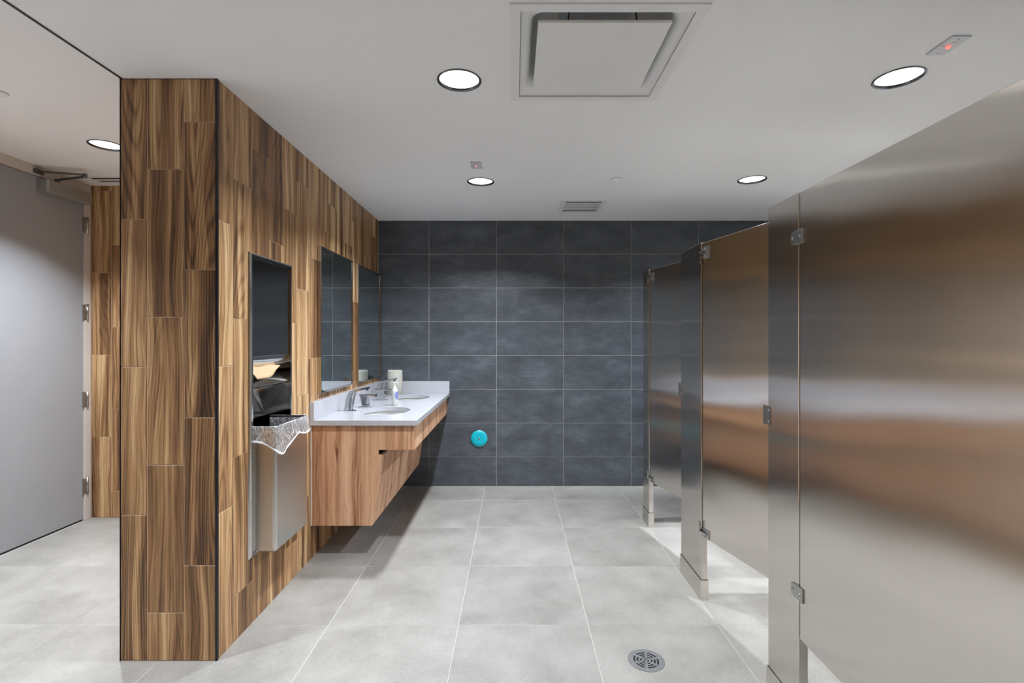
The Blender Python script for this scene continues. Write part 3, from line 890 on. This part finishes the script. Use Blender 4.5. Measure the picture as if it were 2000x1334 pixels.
# pump bottle of hand soap
e = tag(empty('soap_bottle', (-0.876, 3.700, VTOP)), 'clear pump bottle of hand soap with a blue label between the basins', 'soap bottle')
MB().lathe([(0.0002,0.0),(0.021,0.0),(0.0235,0.004),(0.0235,0.03),(0.022,0.06),(0.0225,0.095),(0.021,0.112),(0.015,0.122),(0.011,0.125),(0.011,0.130)], n=28).build('bottle', M_SOAP, e)
MB().lathe([(0.0155,0.117),(0.0155,0.122),(0.012,0.131),(0.0065,0.139),(0.0045,0.142),(0.0045,0.166),(0.0002,0.166)], n=20).build('collar', M_PUMP, e)
MB().loft([[(-0.008,-0.006,0.163),(-0.008,0.006,0.163),(-0.008,0.006,0.174),(-0.008,-0.006,0.174)],
           [(0.012,-0.006,0.165),(0.012,0.006,0.165),(0.012,0.006,0.175),(0.012,-0.006,0.175)],
           [(0.030,-0.004,0.164),(0.030,0.004,0.164),(0.030,0.004,0.171),(0.030,-0.004,0.171)]]).build('pump_head', M_PUMP, e)
lab = MB(); rows = 10; pts = []; fs = []
for i in range(rows+1):
    t_ = i/rows; z = 0.045 + 0.062*t_; hw_ = R(40)*math.sqrt(max(0.0, 1-(2*t_-1)**2))
    for j in range(7):
        a = R(-30) + hw_*(2*j/6-1); rr = 0.0232
        pts.append((rr*math.cos(a), rr*math.sin(a), z))
for i in range(rows):
    for j in range(6): fs.append((i*7+j, i*7+j+1, (i+1)*7+j+1, (i+1)*7+j))
lab.add(pts, fs, True).build('label', M_BLUE, e)

# cream paper roll at the back of the countertop
e = tag(empty('paper_towel_roll', (-1.052, 4.455, VTOP)), 'cream paper roll standing on the countertop in the far corner', 'paper roll')
m = MB().lathe([(0.0215,0.004),(0.063,0.0),(0.0675,0.004),(0.066,0.10),(0.0645,0.205),(0.063,0.213),(0.058,0.215),(0.0215,0.215)], n=40)
m.build('roll', M_CREAM, e)
MB().lathe([(0.0212,0.002),(0.0212,0.2145),(0.0195,0.2145),(0.0195,0.002)], n=24).build('core', M_KRAFT, e)

# ================================================================== TOILET PARTITIONS
PTOP, PT = 1.825, 0.032
def pilaster(y0, y1, label, keeper=None, near=False):
    e = tag(empty('pilaster', (STX+PT/2, (y0+y1)/2, 0)), label, 'partition post', 'stainless steel pilasters between the stall doors')
    hy = (y1-y0)/2
    bevel(MB().box(-PT/2, PT/2, -hy, hy, 0.004, PTOP).build('panel', M_STEEL, e), 0.003)
    m = MB()
    s1 = lambda d, z: [(-PT/2-d, -hy-d, z), (PT/2+d, -hy-d, z), (PT/2+d, hy+d, z), (-PT/2-d, hy+d, z)]
    m.loft([s1(0.004, 0.0), s1(0.004, 0.102), s1(0.0035, 0.104), s1(0.001, 0.104)], closed=False)
    m.build('shoe', M_STEEL, e)
    if keeper:
        k = MB()
        z = keeper
        k.box(-PT/2-0.004, -PT/2, hy-0.022, hy+0.002, z-0.036, z+0.036)
        k.box(-PT/2-0.004, PT/2-0.004, hy+0.002, hy+0.006, z-0.036, z+0.036)
        k.box(-PT/2-0.004, -PT/2, hy+0.006, hy+0.030, z-0.036, z+0.036)
        kk = bevel(k.build('latch_keeper', M_SATIN, e), 0.0012)
        for dz in (-0.022, 0.022):
            MB().lathe([(0.0045, 0.0), (0.004, -0.002), (0.0002, -0.0032)], (-PT/2-0.004, hy-0.012, z+dz), axis='x', n=12).build('screw', M_CHROME, kk)
    return e
pilaster(1.684, 1.887, 'wide steel pilaster with hinge plates at the nearest stall door', keeper=1.045)
pilaster(2.560, 2.868, 'middle steel pilaster of the toilet partitions', keeper=1.045)
pilaster(0.600, 0.818, 'steel pilaster at the latch side of the closed stall door, nearest the viewer')
pilaster(3.547, 3.703, 'narrow steel pilaster farthest away near the charcoal wall')

DB, DTOP, DT = 0.328, 1.822, 0.025
def stall_door(yh, wd, ang, label, plate=False):
    """hinged at its far edge yh (towards +Y), swings into the stall"""
    e = tag(empty('stall_door', (STX+PT/2, yh, 0), R(ang)), label, 'stall door', 'stainless steel stall doors')
    x0 = -PT/2 if plate else -DT/2
    bevel(MB().box(x0, x0+DT, -wd, -0.006, DB, DTOP).build('door_panel', M_STEEL, e), 0.0025)
    def screw(p, x, y, z):
        MB().lathe([(0.0048, 0.0), (0.0042, -0.0022), (0.0002, -0.0034)], (x, y, z), axis='x', n=12).build('screw', M_CHROME, p)
    if plate:
        # flat plates bridging pilaster and door
        for z in (1.675, 0.481):
            poly = [(-0.029, -0.024), (0.020, -0.024), (0.036, -0.021), (0.040, -0.010), (0.040, 0.010), (0.036, 0.019), (0.020, 0.023), (-0.029, 0.024)]
            h = bevel(MB().prism([(u, v+z) for u, v in poly], 'x', x0-0.005, x0-0.0002).build('hinge', M_SATIN, e), 0.001)
            screw(h, x0-0.005, -0.015, z); screw(h, x0-0.005, 0.028, z)
    else:
        for z, hh, b0, b1 in ((1.768, 0.030, -0.050, 0.004), (0.353, 0.023, -0.004, 0.052)):
            h = bevel(MB().box(x0-0.004, x0, -0.062, -0.010, z-hh, z+hh).build('hinge', M_SATIN, e), 0.0012)
            MB().bbox(x0-0.013, x0-0.003, -0.042, 0.008, z-0.006, z+0.008, 0.003).build('hinge_arm', M_CHROME, h)
            MB().bbox(x0-0.017, x0-0.008, -0.002, 0.010, z+b0, z+b1, 0.003).build('hinge_bracket', M_CHROME, h)
            screw(h, x0-0.004, -0.030, z-0.016); screw(h, x0-0.004, -0.030, z+0.018)
    return e
stall_door(1.684, 0.86, 0, 'large closed steel stall door nearest the viewer', plate=True)
stall_door(2.560, 0.655, 13.4, 'middle steel stall door standing slightly open')
stall_door(3.547, 0.655, 13.6, 'farthest steel stall door standing slightly open')
for y, l in ((1.785, 'steel side partition behind the nearest pilaster'), (2.714, 'steel side partition between the two open stalls'), (3.625, 'steel side partition behind the farthest pilaster')):
    o = bevel(MB().box(STX+PT+0.006, RIGHT-0.01, y-0.0125, y+0.0125, 0.305, 1.80).build('partition_panel', M_STEEL), 0.002)
    tag(o, l, 'partition')

# ================================================================== SMALL THINGS
# cover plate on the charcoal tiles
e = tag(empty('access_cover', (-0.312, BACK-0.0025, 0.432)), 'round teal access cover low on the charcoal tile wall', 'access cover')
MB().lathe([(0.078, 0.0), (0.078, -0.006), (0.076, -0.009), (0.073, -0.0095)], axis='y', n=48).build('rim', M_CHROME, e)
MB().lathe([(0.0755, -0.0075), (0.074, -0.0105), (0.045, -0.012), (0.0002, -0.0125)], axis='y', n=48).build('film_cap', M_TEAL, e)
MB().lathe([(0.009, -0.0115), (0.0085, -0.0145), (0.0002, -0.0160)], axis='y', n=16).build('screw', M_CHROME, e)

# floor drain
e = tag(empty('floor_drain', (DRX, DRY, 0)), 'round metal floor drain grate with ring slots near the stalls', 'floor drain')
m = MB()
def sector(r0, r1, a0, a1, n):
    v = []
    for k in range(n+1):
        a = a0 + (a1-a0)*k/n
        v += [(r0*math.cos(a), r0*math.sin(a), 0.0008), (r1*math.cos(a), r1*math.sin(a), 0.0008)]
    m.add(v, [(2*k, 2*k+1, 2*k+3, 2*k+2) for k in range(n)])
solid = [(0.0, 0.006), (0.0115, 0.0185), (0.0255, 0.0315), (0.0385, 0.0445), (0.0515, 0.0740)]
for r0, r1 in solid: sector(max(r0, 0.0003), r1, 0, 2*PI, 48)
for (r0, r1, n, wd) in ((0.006, 0.0115, 3, 0.006), (0.0185, 0.0255, 6, 0.0085), (0.0315, 0.0385, 6, 0.010), (0.0445, 0.0515, 6, 0.011)):
    for k in range(n):
        a = 2*PI*k/n + 0.3; h = wd/((r0+r1)/2)/2
        sector(r0, r1, a-h, a+h, 3)
gq = m.build('grate', M_IRON, e)
sd = gq.modifiers.new('thickness', 'SOLIDIFY'); sd.thickness = 0.004; sd.offset = -1
MB().lathe([(0.0744, 0.0006), (0.0744, -0.001), (0.072, -0.0012), (0.0002, -0.0012)], n=48).build('drain_shade_disc', M_DARK, e)  # black disc painted for the darkness below the grate
for k in range(2):
    a = 0.3 + PI*k
    MB().lathe([(0.0045, 0.0008), (0.004, 0.002), (0.0002, 0.0024)], (0.063*math.cos(a), 0.063*math.sin(a), 0), n=12).build('screw', M_SATIN, e)
